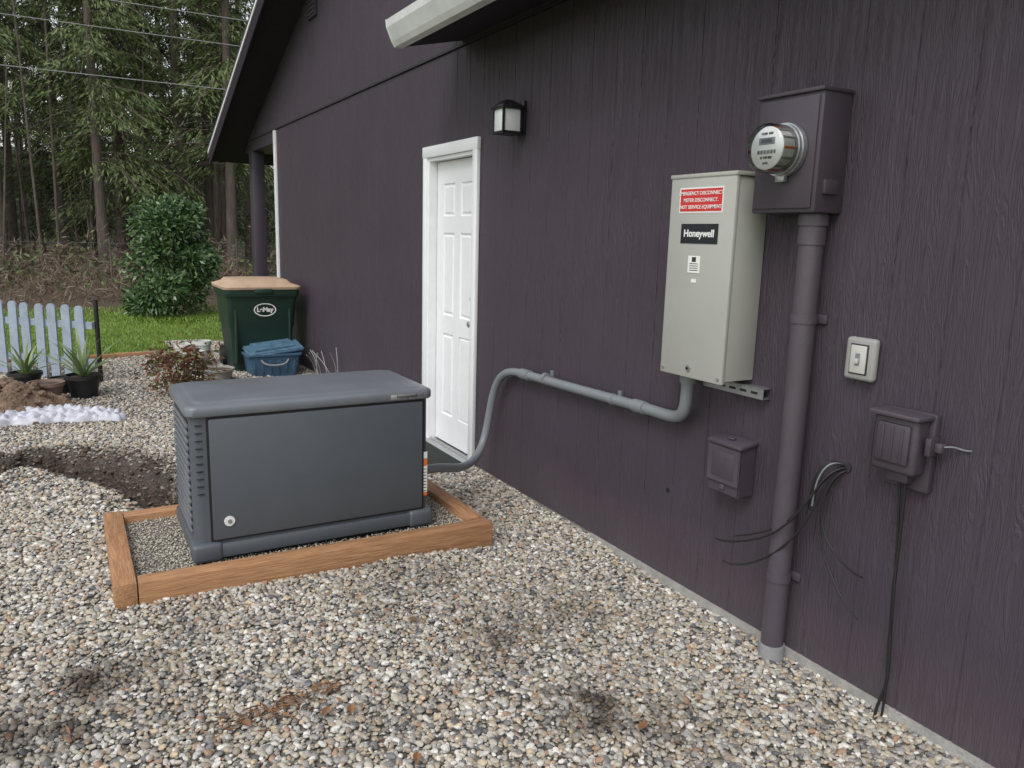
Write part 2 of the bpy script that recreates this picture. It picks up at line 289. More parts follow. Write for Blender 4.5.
def gravel_gn(obj,coll,near,far,y0,y1,smin,smax,seed=0,use_attr=True):
    ng=bpy.data.node_groups.new('scatter_'+obj.name,'GeometryNodeTree')
    ng.interface.new_socket('Geometry',in_out='INPUT',socket_type='NodeSocketGeometry'); ng.interface.new_socket('Geometry',in_out='OUTPUT',socket_type='NodeSocketGeometry')
    gi=ng.nodes.new('NodeGroupInput'); go=ng.nodes.new('NodeGroupOutput'); L=ng.links.new
    pos=ng.nodes.new('GeometryNodeInputPosition'); sx=ng.nodes.new('ShaderNodeSeparateXYZ'); L(pos.outputs[0],sx.inputs[0])
    mr=ng.nodes.new('ShaderNodeMapRange'); mr.inputs[1].default_value=y0; mr.inputs[2].default_value=y1; mr.inputs[3].default_value=near; mr.inputs[4].default_value=far; L(sx.outputs[1],mr.inputs[0])
    d=ng.nodes.new('GeometryNodeDistributePointsOnFaces'); L(gi.outputs[0],d.inputs['Mesh']); d.inputs['Seed'].default_value=seed
    if use_attr:
        na=ng.nodes.new('GeometryNodeInputNamedAttribute'); na.data_type='FLOAT'; na.inputs['Name'].default_value='soil'
        m1=ng.nodes.new('ShaderNodeMath'); m1.operation='MULTIPLY_ADD'; m1.inputs[1].default_value=-.9; m1.inputs[2].default_value=1; L(na.outputs[0],m1.inputs[0])
        m2=ng.nodes.new('ShaderNodeMath'); m2.operation='MULTIPLY'; L(m1.outputs[0],m2.inputs[0]); L(mr.outputs[0],m2.inputs[1]); L(m2.outputs[0],d.inputs['Density'])
    else: L(mr.outputs[0],d.inputs['Density'])
    sp=ng.nodes.new('GeometryNodeSetPosition'); L(d.outputs['Points'],sp.inputs['Geometry'])
    rz=ng.nodes.new('FunctionNodeRandomValue'); rz.data_type='FLOAT_VECTOR'; rz.inputs[0].default_value=(0,0,0); rz.inputs[1].default_value=(0,0,.010); L(rz.outputs[0],sp.inputs['Offset'])
    ci=ng.nodes.new('GeometryNodeCollectionInfo'); ci.inputs['Collection'].default_value=coll; ci.inputs['Separate Children'].default_value=True; ci.inputs['Reset Children'].default_value=True
    ip=ng.nodes.new('GeometryNodeInstanceOnPoints'); L(sp.outputs[0],ip.inputs['Points']); L(ci.outputs[0],ip.inputs['Instance']); ip.inputs['Pick Instance'].default_value=True
    rr=ng.nodes.new('FunctionNodeRandomValue'); rr.data_type='FLOAT_VECTOR'; rr.inputs[0].default_value=(-.5,-.5,0); rr.inputs[1].default_value=(.5,.5,6.283); L(rr.outputs[0],ip.inputs['Rotation'])
    rs=ng.nodes.new('FunctionNodeRandomValue'); rs.data_type='FLOAT'; rs.inputs[2].default_value=0; rs.inputs[3].default_value=1; rs.inputs['Seed'].default_value=5
    pw=ng.nodes.new('ShaderNodeMath'); pw.operation='POWER'; pw.inputs[1].default_value=2.0; L(rs.outputs[1],pw.inputs[0])
    m4=ng.nodes.new('ShaderNodeMapRange'); m4.inputs[3].default_value=smin; m4.inputs[4].default_value=smax; L(pw.outputs[0],m4.inputs[0]); 
    m5=ng.nodes.new('ShaderNodeMapRange'); m5.inputs[1].default_value=y0; m5.inputs[2].default_value=y1; m5.inputs[3].default_value=1; m5.inputs[4].default_value=1.15; L(sx.outputs[1],m5.inputs[0])
    m6=ng.nodes.new('ShaderNodeMath'); m6.operation='MULTIPLY'; L(m4.outputs[0],m6.inputs[0]); L(m5.outputs[0],m6.inputs[1]); L(m6.outputs[0],ip.inputs['Scale'])
    j=ng.nodes.new('GeometryNodeJoinGeometry'); L(ip.outputs[0],j.inputs[0]); L(gi.outputs[0],j.inputs[0]); L(j.outputs[0],go.inputs[0])
    md=obj.modifiers.new('scatter','NODES'); md.node_group=ng
FR=(-2.37,3.42,-.57,4.42)
def keepg(x,y):
    if FR[0]+.03<x<FR[2]-.03 and FR[1]+.03<y<FR[3]-.03: return False
    return y<10.9+.35*N(x*1.5,0,4) or x>-1.3
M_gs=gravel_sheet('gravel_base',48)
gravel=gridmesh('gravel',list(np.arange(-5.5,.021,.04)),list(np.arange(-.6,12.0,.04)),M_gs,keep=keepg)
gravel_gn(gravel,PC,4900,1500,3.0,8.5,.60,1.55)
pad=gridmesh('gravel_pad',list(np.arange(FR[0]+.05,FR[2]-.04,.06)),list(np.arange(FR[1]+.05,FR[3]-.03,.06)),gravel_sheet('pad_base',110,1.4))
for v in pad.data.vertices: v.co.z=.060+.006*N(v.co.x*4,v.co.y*4)
for a in ('soil','damp'): pad.data.attributes.remove(pad.data.attributes[a])
gravel_gn(pad,PCF,8500,8500,0,10,.25,.5,seed=3,use_attr=False)
# lumps of dug soil along the trench
sc_=empty('soil_clods')
M_clod=mat('clod_soil',(.035,.025,.018),.95,col2=(.11,.078,.055),scale=20,bump=.8,bscale=60)
for i in range(130):
    k=random.randrange(1,len(TR)-1); t=random.random(); ax,ay=TR[k]; bx,by=TR[k+1]; x=ax+(bx-ax)*t; y=ay+(by-ay)*t
    nx_,ny_=-(by-ay),(bx-ax); l=math.hypot(nx_,ny_); off=abs(random.gauss(.20,.13)) if random.random()<.8 else -random.uniform(.1,.2); x+=nx_/l*off; y+=ny_/l*off
    if x>-1.95 and y<4.6: continue
    r=random.uniform(.010,.032); bm=bmesh.new(); bmesh.ops.create_icosphere(bm,subdivisions=2,radius=r)
    for v in bm.verts: v.co*=1+.5*N(v.co.x*40+i,v.co.y*40,v.co.z*40)
    bm.transform(Matrix.Translation((x,y,H(x,y)+r*.4))@Matrix.Diagonal((1,1,.7,1))); bm2obj(bm,'clod',M_clod,sc_,True)

# ------------------------------------------------------------------ house
house=empty('house')
SL=.36
def ztop(y): return 2.62+SL*(12.8-y) if y>5.5 else 2.62+SL*(12.8-5.5)-SL*(5.5-y)
def siding(name,y0,y1,zb,zt,gx=.0035,gw=.008,sp=.203,off=0.03,parent=house):
    V=[];F=[]
    k=math.ceil((y0-off)/sp)
    grooves=[]
    while off+k*sp<y1-.02:
        yy=off+k*sp
        if yy-gw/2>y0+.005: grooves.append(yy)
        k+=1
    prof=[(0,y0)]
    for yy in grooves: prof+=[(0,yy-gw/2),(gx,yy-gw/2+.002),(gx,yy+gw/2-.002),(0,yy+gw/2)]
    prof.append((0,y1))
    for x,y in prof: V+= [(x,y,zb(y)),(x,y,zt(y))]
    for i in range(len(prof)-1): F.append((2*i,2*i+1,2*i+3,2*i+2))
    return meshobj(name,V,F,M_sid,parent)
DY0,DY1,DZ=4.80,5.57,2.17
c=lambda z:(lambda y:z)
siding('siding_near',-5,DY0,c(-.012),c(2.862))
siding('siding_far',DY1,10.5,c(-.012),c(2.862))
siding('siding_over_door',DY0,DY1,c(DZ),c(2.862))
gs=siding('gable_siding',-1.8,12.42,c(2.885),lambda y:max(2.886,ztop(y)+.02)); gs.location.x=-.012
box('seam_flashing',(-.014,-1.8,2.868),(.05,12.42,2.884),M_dark,house)
box('wall_core_near',(.02,-5,-.2),(8,DY0-.02,2.86),M_purple,house)
box('wall_core_far',(.02,DY1+.02,-.2),(8,10.495,2.86),M_purple,house)
box('wall_core_mid',(.25,DY0-.02,-.2),(8,DY1+.02,2.86),M_purple,house)
box('wall_core_top',(.02,DY0-.02,DZ+.02),(.25,DY1+.02,2.86),M_purple,house)
box('foundation',(-.012,-5,-.3),(.018,3.3,-.013),M_conc,house)
box('foundation_far',(.010,3.3,-.3),(.018,10.49,-.0),M_conc,house)
box('corner_trim',(-.02,10.42,-.03),(.0,10.515,2.86),M_white,house)
box('porch_beam',(.003,10.52,2.72),(.16,12.42,2.884),M_purple,house)
box('porch_post',(.0,11.90,-.05),(.17,12.15,2.72),M_purple,house,bev=.006)
box('porch_post_far',(4.0,11.95,-.05),(4.17,12.15,2.72),M_purple,house,bev=.006)
box('porch_ceiling',(.17,10.52,2.74),(8,12.42,2.80),M_purple,house)
box('porch_slab',(.02,10.5,-.2),(8,12.4,.03),M_conc,house)
box('gable_vent_frame',(-.04,8.42,3.80),(-.013,8.72,4.10),M_dark,house)
for i in range(6): box('gable_vent_slat',(-.05,8.44,3.83+i*.045),(-.03,8.70,3.85+i*.045),M_purple,house)
def prism(name,prof,x0,x1,m,parent):
    n=len(prof); V=[(x0,y,z) for y,z in prof]+[(x1,y,z) for y,z in prof]
    F=[tuple(range(n)),tuple(range(2*n-1,n-1,-1))]+[(i,(i+1)%n,n+(i+1)%n,n+i) for i in range(n)]
    return meshobj(name,V,F,m,parent)
pk=ztop(5.5)
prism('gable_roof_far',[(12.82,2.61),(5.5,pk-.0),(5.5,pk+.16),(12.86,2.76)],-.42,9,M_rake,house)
prism('gable_roof_shingles',[(12.90,2.765),(5.5,pk+.165),(5.5,pk+.19),(12.92,2.785)],-.455,9.05,M_roof,house)
prism('rake_drip_edge',[(12.90,2.720),(5.5,pk+.122),(5.5,pk+.163),(12.90,2.763)],-.452,-.425,M_white,house)
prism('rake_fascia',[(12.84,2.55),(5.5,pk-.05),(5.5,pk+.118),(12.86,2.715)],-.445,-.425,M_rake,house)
prism('gable_roof_near',[(-1.9,2.61),(5.49,pk-.0),(5.49,pk+.16),(-1.9,2.77)],.02,9,M_roof,house)
EY=5.02
def xprism(name,prof,y0,y1,m,parent):
    n=len(prof); V=[(x,y0,z) for x,z in prof]+[(x,y1,z) for x,z in prof]
    F=[tuple(range(n)),tuple(range(2*n-1,n-1,-1))]+[(i,(i+1)%n,n+(i+1)%n,n+i) for i in range(n)]
    return meshobj(name,V,F,m,parent)
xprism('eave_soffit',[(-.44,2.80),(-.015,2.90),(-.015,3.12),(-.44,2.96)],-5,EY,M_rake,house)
xprism('eave_shingles',[(-.50,2.955),(-.015,3.125),(-.015,3.15),(-.50,2.975)],-5,EY+.03,M_roof,house)
xprism('gutter',[(-.443,2.945),(-.443,2.79),(-.50,2.79),(-.52,2.82),(-.555,2.90),(-.56,2.945),(-.55,2.945),(-.545,2.90),(-.512,2.83),(-.495,2.802),(-.455,2.802),(-.455,2.945)],-5,EY-.02,M_gutter,house)
xprism('gutter_endcap',[(-.441,2.945),(-.441,2.787),(-.502,2.787),(-.523,2.82),(-.558,2.90),(-.563,2.947)],EY-.02,EY-.012,M_gutter,house)
door=house
box('door_trim_far',(-.028,DY1,-.03),(-.001,DY1+.065,DZ+.075),M_white,door,bev=.004)
box('door_trim_near',(-.028,DY0-.07,-.03),(-.001,DY0,DZ+.075),M_white,door,bev=.004)
box('door_trim_top',(-.031,DY0-.075,DZ),(-.001,DY1+.07,DZ+.08),M_white,door,bev=.004)
box('door_jamb_far',(-.012,DY1-.025,-.03),(.14,DY1+.0,DZ+.0),M_white,door)
box('door_jamb_near',(-.012,DY0,-.03),(.14,DY0+.025,DZ),M_white,door)
box('door_jamb_top',(-.011,DY0+.025,DZ-.025),(.14,DY1-.025,DZ-.001),M_white,door)
box('door_threshold',(-.06,DY0+.0,-.05),(.13,DY1-.0,-.01),M_steel,door)
sx0=.055
def door_slab():
    y0,y1,z0,z1=DY0+.03,DY1-.03,0.0,DZ-.03; W=y1-y0
    ys=[y0,y0+.11,y0+W/2-.05,y0+W/2+.05,y1-.11,y1]; zs=[z0,z0+.22,z0+.86,z0+1.0,z0+1.62,z0+1.74,z0+1.98,z1]
    bm=bmesh.new(); vs={}
    for i,y in enumerate(ys):
        for j,z in enumerate(zs): vs[i,j]=bm.verts.new((sx0,y,z))
    pf=[]
    for i in range(5):
        for j in range(7):
            f=bm.faces.new((vs[i,j],vs[i,j+1],vs[i+1,j+1],vs[i+1,j]))
            if i in(1,3) and j in(1,3,5): pf.append(f)
    for f in pf:
        bmesh.ops.inset_region(bm,faces=[f],thickness=.014,depth=0)
        for v in f.verts: v.co.x+=.010
        bmesh.ops.inset_region(bm,faces=[f],thickness=.012,depth=0)
        bmesh.ops.inset_region(bm,faces=[f],thickness=.016,depth=0)
        for v in f.verts: v.co.x-=.008
    return bm2obj(bm,'door_slab',M_white,door)
door_slab()
for z in(.98,1.16):
    cyl('door_knob_base',(sx0-.001,DY0+.095,z),(sx0-.012,DY0+.095,z),.03,M_steel,door)
    cyl('door_knob',(sx0-.012,DY0+.095,z),(sx0-.05 if z<1 else sx0-.03,DY0+.095,z),.022,M_steel,door,bev=.006)
mt=box('door_mat',(-.42,4.75,-.030),(-.07,5.5,-.002),mat('mat_dark',(.022,.028,.024),.95,bump=.8,bscale=200),None,bev=.004)

wl=empty('wall_lantern'); LX,LY,LZ=-.10,4.20,2.29; M_bm=mat('lantern_metal',(.012,.011,.013),.4)
box('backplate',(-.02,LY-.055,LZ-.08),(-.001,LY+.055,LZ+.11),M_bm,wl,bev=.004)
box('arm',(-.04,LY-.02,LZ+.07),(-.018,LY+.02,LZ+.095),M_bm,wl)
box('glass',(LX-.058,LY-.058,LZ-.07),(LX+.058,LY+.058,LZ+.055),M_frost,wl,bev=.003)
for a in(-1,1):
    for b_ in(-1,1): box('frame_post',(LX+a*.06-.006,LY+b_*.06-.006,LZ-.08),(LX+a*.06+.006,LY+b_*.06+.006,LZ+.06),M_bm,wl)
box('bottom_rim',(LX-.066,LY-.066,LZ-.086),(LX+.066,LY+.066,LZ-.072),M_bm,wl)
box('top_rim',(LX-.074,LY-.074,LZ+.055),(LX+.074,LY+.074,LZ+.075),M_bm,wl,bev=.003)
bm=bmesh.new(); bmesh.ops.create_cone(bm,cap_ends=True,segments=4,radius1=.095,radius2=.03,depth=.035); bm.transform(Matrix.Translation((LX,LY,LZ+.0925))@Matrix.Rotation(math.pi/4,4,'Z')); bm2obj(bm,'cap',M_bm,wl)

# ------------------------------------------------------------------ transfer switch cabinet
ts=empty('transfer_switch_cabinet')
y0,y1,z0,z1=2.225,2.60,1.045,1.87
box('body',(-.165,y0+.004,z0),(-.003,y1-.004,z1-.012),M_cab,ts,bev=.004)
box('front_cover',(-.186,y0,z0-.012),(-.166,y1,z1-.004),M_cab,ts,bev=.006)
box('rain_lip',(-.19,y0-.004,z1-.01),(-.004,y1+.004,z1+.006),M_cab,ts,bev=.003)
fx=-.1865
def lab(nm,ya,yb,za,zb,m,dx=.001): return box(nm,(fx-dx,ya,za),(fx,yb,zb),m,ts)
lab('warning_label',2.295,2.535,1.725,1.815,M_red,.0015)
lab('warning_border_a',2.289,2.541,1.719,1.821,M_lbl,.0008)
for i,s in enumerate(('EMERGENCY DISCONNECT.','METER DISCONNECT.','NOT SERVICE EQUIPMENT')):
    text('warning_text',s,(fx-.0022,2.415,1.797-i*.0275),.0205,M_lbl,ts,bold=.0002)
lab('maker_label',2.305,2.52,1.595,1.675,M_blk,.0015); text('maker_text','Honeywell',(fx-.0022,2.413,1.635),.041,M_lbl,ts,bold=.001)
lab('spec_label',2.395,2.465,1.475,1.545,M_lbl,.0015)
for i in range(4): lab('spec_line',2.405,2.455,1.484+i*.009,1.487+i*.009,M_dark,.002)
lab('spec_code',2.418,2.442,1.52,1.54,M_dark,.002)
lab('small_label',2.41,2.44,1.435,1.45,M_lbl,.0015)
cyl('latch',(fx,2.42,1.075),(fx-.006,2.42,1.075),.013,M_steel,ts); cyl('latch_bolt',(fx-.006,2.42,1.075),(fx-.010,2.42,1.075),.006,M_black,ts)
for yy in(y0+.02,y1-.02): cyl('cover_screw',(fx,yy,z0+.01),(fx-.004,yy,z0+.01),.006,M_steel,ts)
st=empty('strut_bracket')
box('channel_top',(-.045,2.13,1.022),(-.002,2.47,1.026),M_steel,st); box('channel_face',(-.045,2.13,.985),(-.041,2.47,1.021),M_steel,st); box('channel_bottom',(-.045,2.13,.981),(-.002,2.47,.985),M_steel,st)
for i in range(5): box('slot',(-.0465,2.16+i*.06,.998),(-.0455,2.195+i*.06,1.008),M_black,st)

# ------------------------------------------------------------------ meter box
mb=empty('electric_meter')
box('socket_box',(-.15,1.885,1.715),(-.002,2.175,2.13),M_purple,mb,bev=.007)
box('cover',(-.158,1.90,1.73),(-.150,2.16,2.115),M_purple,mb,bev=.004)
box('rain_hood',(-.162,1.88,2.126),(-.002,2.18,2.14),M_purple,mb,bev=.004)
box('side_latch',(-.12,1.872,1.78),(-.05,1.886,1.83),M_purple,mb,bev=.002)
MY,MZ=2.022,1.935
cyl('ring_outer',(-.158,MY,MZ),(-.185,MY,MZ),.094,M_steel,mb,seg=48,bev=.004)
cyl('ring_mid',(-.185,MY,MZ),(-.20,MY,MZ),.090,M_steel,mb,seg=48,bev=.003)
box('ring_clasp',(-.186,MY-.02,MZ-.112),(-.165,MY+.02,MZ-.085),M_steel,mb,bev=.002)
M_mw=mat('meter_inner',(.55,.55,.53),.4,var=.25,scale=40)
cyl('inner_drum',(-.20,MY,MZ),(-.255,MY,MZ),.070,M_mw,mb,seg=48)
for k in range(12):
    a=2*math.pi*k/12; cyl('drum_rib',(-.20,MY+.072*math.cos(a),MZ+.072*math.sin(a)),(-.252,MY+.072*math.cos(a),MZ+.072*math.sin(a)),.004,M_pvc2 if k%3 else M_org,mb,seg=8)
M_mf=mat('meter_face_white',(.85,.85,.84),.4,var=.02)
cyl('face_plate',(-.255,MY,MZ),(-.262,MY,MZ),.074,M_mf,mb,seg=48,bev=.002)
bm=bmesh.new(); prof=[(.086,-.0),(.085,-.062),(.082,-.074),(.074,-.080),(0,-.082)]
S=48; rows=[]
for r,d in prof:
    if r==0: rows.append([bm.verts.new((-.2+d,MY,MZ))]); continue
    rows.append([bm.verts.new((-.2+d,MY+r*math.cos(2*math.pi*k/S),MZ+r*math.sin(2*math.pi*k/S))) for k in range(S)])
for a,b2 in zip(rows[:-1],rows[1:]):
    for k in range(S):
        if len(b2)==1: bm.faces.new((a[k],a[(k+1)%S],b2[0]))
        else: bm.faces.new((a[k],a[(k+1)%S],b2[(k+1)%S],b2[k]))
gc=bm2obj(bm,'glass_cover',None,mb,True)
mg=bpy.data.materials.new('clear_polycarbonate'); mg.use_nodes=True; nt=mg.node_tree; nt.nodes.remove(nt.nodes['Principled BSDF'])
tr=nn(nt,'ShaderNodeBsdfTransparent'); tr.inputs[0].default_value=(.95,.96,.96,1); gl=nn(nt,'ShaderNodeBsdfGlossy'); gl.inputs['Roughness'].default_value=.05
fr=nn(nt,'ShaderNodeFresnel'); fr.inputs[0].default_value=1.5; ms=nn(nt,'ShaderNodeMixShader'); nt.links.new(fr.outputs[0],ms.inputs[0]); nt.links.new(tr.outputs[0],ms.inputs[1]); nt.links.new(gl.outputs[0],ms.inputs[2]); nt.links.new(ms.outputs[0],nt.nodes['Material Output'].inputs[0])
gc.data.materials.append(mg)
fxm=-.2622
box('display',(fxm-.0015,MY-.036,MZ+.012),(fxm,MY+.036,MZ+.036),M_pvc,mb,bev=.0005)
text('display_text','88888',(fxm-.0022,MY,MZ+.024),.020,M_black,mb)
text('face_text','CL200  240V',(fxm-.0012,MY,MZ+.05),.010,M_dark,mb,bold=.0003)
box('barcode_plate',(fxm-.001,MY-.046,MZ-.022),(fxm,MY+.046,MZ-.004),M_mf,mb)
for i in range(17): box('barcode_bar',(fxm-.002,MY-.042+i*.005,MZ-.020),(fxm-.001,MY-.042+i*.005+(.0015 if i%3 else .003),MZ-.007),M_dark,mb)
text('face_text','17 349 802',(fxm-.0012,MY,MZ-.033),.012,M_dark,mb,bold=.0003); text('face_text','kWh',(fxm-.0012,MY,MZ-.052),.012,M_dark,mb)
cr=empty('conduit_riser'); CX,CY=-.062,1.955
cyl('pipe',(CX,CY,-.02),(CX,CY-.0,1.70),.0445,M_purple2,cr)
cyl('hub',(CX,CY,1.665),(CX,CY,1.716),.054,M_purple2,cr,bev=.006); cyl('hub_collar',(CX,CY,1.60),(CX,CY,1.668),.049,M_purple2,cr,bev=.003)
for z in(1.33,.30):
    cyl('strap',(CX,CY,z-.018),(CX,CY,z+.018),.0485,M_purple2,cr,bev=.002); box('strap_tab',(-.012,CY-.060,z-.016),(-.001,CY+.085,z+.016),M_purple2,cr,bev=.002)
    cyl('strap_bolt',(-.05,CY+.05,z),(-.05,CY+.068,z),.008,M_purple2,cr,seg=6)
cyl('ground_sleeve',(CX,CY,-.14),(CX,CY,.01),.051,M_pvc2,cr,bev=.003)

op=empty('outlet_cover'); M_og=mat('outlet_grey',(.30,.29,.28),.55,var=.08); M_ow=mat('outlet_cream',(.50,.49,.46),.5,var=.06)
oy0,oy1,oz0,oz1=1.665,1.785,1.132,1.285
box('plate',(-.034,oy0,oz0),(-.001,oy1,oz1),M_og,op,bev=.014,seg=4)
box('recess_outline',(-.0355,oy0+.024,oz0+.022),(-.033,oy1-.024,oz1-.022),M_dark,op,bev=.001)
box('cover_inset',(-.042,oy0+.029,oz0+.027),(-.035,oy1-.029,oz1-.027),M_ow,op,bev=.003)
box('toggle_slot',(-.0432,(oy0+oy1)/2-.009,oz0+.055),(-.0418,(oy0+oy1)/2+.009,oz0+.098),M_pvc,op)
box('toggle',(-.052,(oy0+oy1)/2-.006,oz0+.062),(-.042,(oy0+oy1)/2+.006,oz0+.080),M_ow,op,bev=.002)
db=empty('disconnect_box')
def wedge(nm,xb,xt,ya,yb,za,zb,zt,m,p,bev=.005,xw=-.002):
    V=[(xw,ya,za),(xw,yb,za),(xb,yb,za),(xb,ya,za),(xw,ya,zt),(xw,yb,zt),(xt,yb,zb),(xt,ya,zb)]
    F=[(0,1,2,3),(4,7,6,5),(0,4,5,1),(1,5,6,2),(2,6,7,3),(3,7,4,0)]
    bm=bmesh.new(); vv=[bm.verts.new(v) for v in V]; [bm.faces.new([vv[i] for i in f]) for f in F]
    bmesh.ops.recalc_face_normals(bm,faces=bm.faces); bmesh.ops.bevel(bm,geom=bm.edges[:],offset=bev,segments=2,affect='EDGES'); return bm2obj(bm,nm,m,p,True)
wedge('body',-.092,-.092,2.175,2.350,.553,.775,.79,M_purple,db)
wedge('front_door',-.102,-.102,2.172,2.353,.60,.757,.757,M_purple2,db,.003,-.0925)
box('door_recess',(-.1035,2.20,.625),(-.1015,2.325,.735),M_purple,db,bev=.0008)
box('top_lid',(-.106,2.166,.768),(-.002,2.358,.786),M_purple2,db,bev=.005,rot=Matrix.Rotation(-.13,4,'Y'))
box('lid_handle',(-.070,2.245,.788),(-.048,2.280,.795),M_purple2,db,bev=.003)
box('hasp',(-.100,2.25,.572),(-.09,2.275,.595),M_purple2,db,bev=.003)
tb=empty('telecom_box')
box('base',(-.03,1.42,.80),(-.002,1.60,1.07),M_purple,tb,bev=.008)
box('cover',(-.10,1.435,.86),(-.03,1.595,1.055),M_purple,tb,bev=.016,seg=3)
box('cover_raised',(-.110,1.455,.895),(-.099,1.575,1.03),M_purple,tb,bev=.008)
for i in range(3): box('cover_rib',(-.114,1.475+i*.035,.905),(-.108,1.483+i*.035,1.02),M_purple,tb,bev=.002)
box('cover_top_lip',(-.118,1.425,1.05),(-.02,1.605,1.066),M_purple2,tb,bev=.005)
box('cable_port',(-.07,1.47,.825),(-.02,1.55,.862),M_purple,tb,bev=.008)
box('side_tab',(-.08,1.40,.94),(-.03,1.42,1.0),M_purple,tb,bev=.004); box('side_tab_outer',(-.06,1.375,.955),(-.03,1.40,.985),M_purple2,tb,bev=.004)
tube('ground_wire',[(-.045,1.378,.975),(-.03,1.36,.98),(-.010,1.35,.975),(-.006,1.33,.97),(-.006,1.31,.975)],.003,M_pvc,tb)
M_cable=mat('dark_cable',(.014,.012,.014),.5)
cb=empty('telecom_cable')
tube('cable_a',[(-.045,1.49,.83),(-.04,1.485,.6),(-.025,1.50,.4),(-.03,1.475,.2),(-.03,1.47,.05),(-.04,1.50,-.02),(-.05,1.49,-.09)],.0055,M_cable,cb)
tube('cable_b',[(-.045,1.51,.83),(-.03,1.50,.6),(-.045,1.475,.38),(-.02,1.495,.2),(-.035,1.465,.05),(-.03,1.48,-.09)],.0045,M_cable,cb)
lw=empty('loose_wires')
tube('wire_a',[(-.0,1.74,.80),(-.06,1.77,.80),(-.10,1.80,.70),(-.12,1.90,.52),(-.13,2.05,.42),(-.12,2.20,.36),(-.11,2.26,.355)],.0042,M_cable,lw)
tube('wire_b',[(-.0,1.745,.81),(-.05,1.78,.79),(-.08,1.80,.62),(-.10,1.92,.42),(-.12,2.08,.30),(-.14,2.15,.285),(-.14,2.18,.29)],.0042,M_cable,lw)
tube('wire_c',[(-.0,1.74,.79),(-.05,1.77,.78),(-.06,1.81,.62),(-.06,1.75,.50),(-.08,1.64,.45),(-.10,1.57,.46)],.0036,M_cable,lw)
tube('wire_d',[(-.0,1.735,.80),(-.04,1.78,.76),(-.05,1.83,.58),(-.05,1.74,.40),(-.07,1.65,.32),(-.08,1.58,.29)],.0036,M_cable,lw)
tube('wire_f',[(-.0,1.738,.80),(-.05,1.79,.78),(-.07,1.84,.64),(-.09,1.95,.50),(-.12,2.06,.445),(-.10,2.16,.40)],.0034,M_cable,lw)
for i in range(4): tube('wire_e',[(-.0,1.75+i*.004,.80),(-.05,1.755+i*.006,.825+.004*i),(-.085,1.785+i*.008,.80),(-.09,1.80+i*.008,.72),(-.08,1.81+i*.01,.66-.02*i)],.0034,M_pvc if i==1 else M_cable,lw)
cyl('wall_hole',(-.001,1.745,.80),(-.008,1.745,.80),.018,M_dark,lw)
cyl('small_hole_plug',(-.0005,2.70,.42),(-.003,2.70,.42),.012,M_black,house); 

fc=empty('electrical_conduit')
tube('rigid_run',[(-.05,2.86,.80),(-.05,4.0,.775)],.027,M_pvc,fc,kind='POLY')
tube('elbow',[(-.09,2.52,1.02),(-.09,2.52,.98),(-.085,2.52,.86),(-.06,2.60,.80),(-.05,2.72,.80),(-.05,2.87,.80)],.028,M_pvc,fc)
cyl('cabinet_fitting',(-.09,2.52,.985),(-.09,2.52,1.045),.036,M_pvc,fc,bev=.004); cyl('cabinet_locknut',(-.09,2.52,1.02),(-.09,2.52,1.035),.042,M_steel,fc,seg=8)
cyl('coupling_a',(-.05,2.84,.80),(-.05,2.93,.799),.033,M_pvc,fc,bev=.003); cyl('coupling_b',(-.05,3.93,.777),(-.05,4.03,.774),.033,M_pvc,fc,bev=.003)
tube('flexible_run',[(-.05,4.0,.775),(-.05,4.12,.775),(-.055,4.27,.745),(-.07,4.36,.60),(-.09,4.38,.38),(-.14,4.36,.22),(-.30,4.22,.16),(-.50,4.03,.22),(-.68,3.86,.30),(-.78,3.80,.315),(-.85,3.80,.315)],.026,M_pvc,fc,res=14)
cyl('generator_fitting',(-.845,3.80,.315),(-.79,3.80,.315),.036,M_black,fc,bev=.003)
for y in(3.1,3.75): box('pipe_strap',(-.012,y-.012,.755),(-.001,y+.012,.835),M_pvc,fc); cyl('pipe_strap_band',(-.05,y-.012,.794),(-.05,y+.012,.794),.030,M_pvc,fc)

# ------------------------------------------------------------------ timber frame
tf=empty('timber_frame')
x0,yf0,x1,yf1=FR; bw=.09; hz=.105
box('front_beam',(x0+.095,yf0,-.04),(x1,yf0+bw,hz),M_cedar,tf,bev=.005,rot=Matrix.Rotation(-.02,4,'Z'))
box('back_beam',(x0+bw+.002,yf1-bw,-.04),(x1,yf1,hz-.004),M_cedar,tf,bev=.005)
box('left_beam',(x0,yf0+.02,-.04),(x0+bw,yf1,hz+.003),M_cedarY,tf,bev=.005)
box('right_beam',(x1-bw,yf0+bw+.01,-.04),(x1-.002,yf1-bw-.002,hz-.002),M_cedarY,tf,bev=.005)

# ------------------------------------------------------------------ generator
ge=empty('standby_generator'); X0,X1,Y0,Y1=-2.03,-.84,3.61,4.24
box('pad_base',(X0+.03,Y0+.02,.045),(X1-.03,Y1-.02,.10),M_black,ge,bev=.01)
box('base_rail',(X0,Y0-.012,.085),(X1,Y1+.012,.155),M_gen,ge,bev=.012)
box('body',(X0+.012,Y0+.012,.15),(X1-.012,Y1-.012,.785),M_gen,ge,bev=.045,seg=5,vert_only=True)
box('base_corner_l',(X0-.006,Y0-.02,.075),(X0+.13,Y0+.1,.165),M_gen,ge,bev=.02,seg=3)
box('base_corner_r',(X1-.13,Y0-.02,.075),(X1+.006,Y0+.1,.165),M_gen,ge,bev=.02,seg=3)
box('panel_gap',(-1.950,Y0+.006,.165),(-.882,Y0+.016,.762),M_black,ge)
box('front_panel',(-1.940,Y0-.006,.175),(-.893,Y0+.012,.752),M_gen,ge,bev=.006)
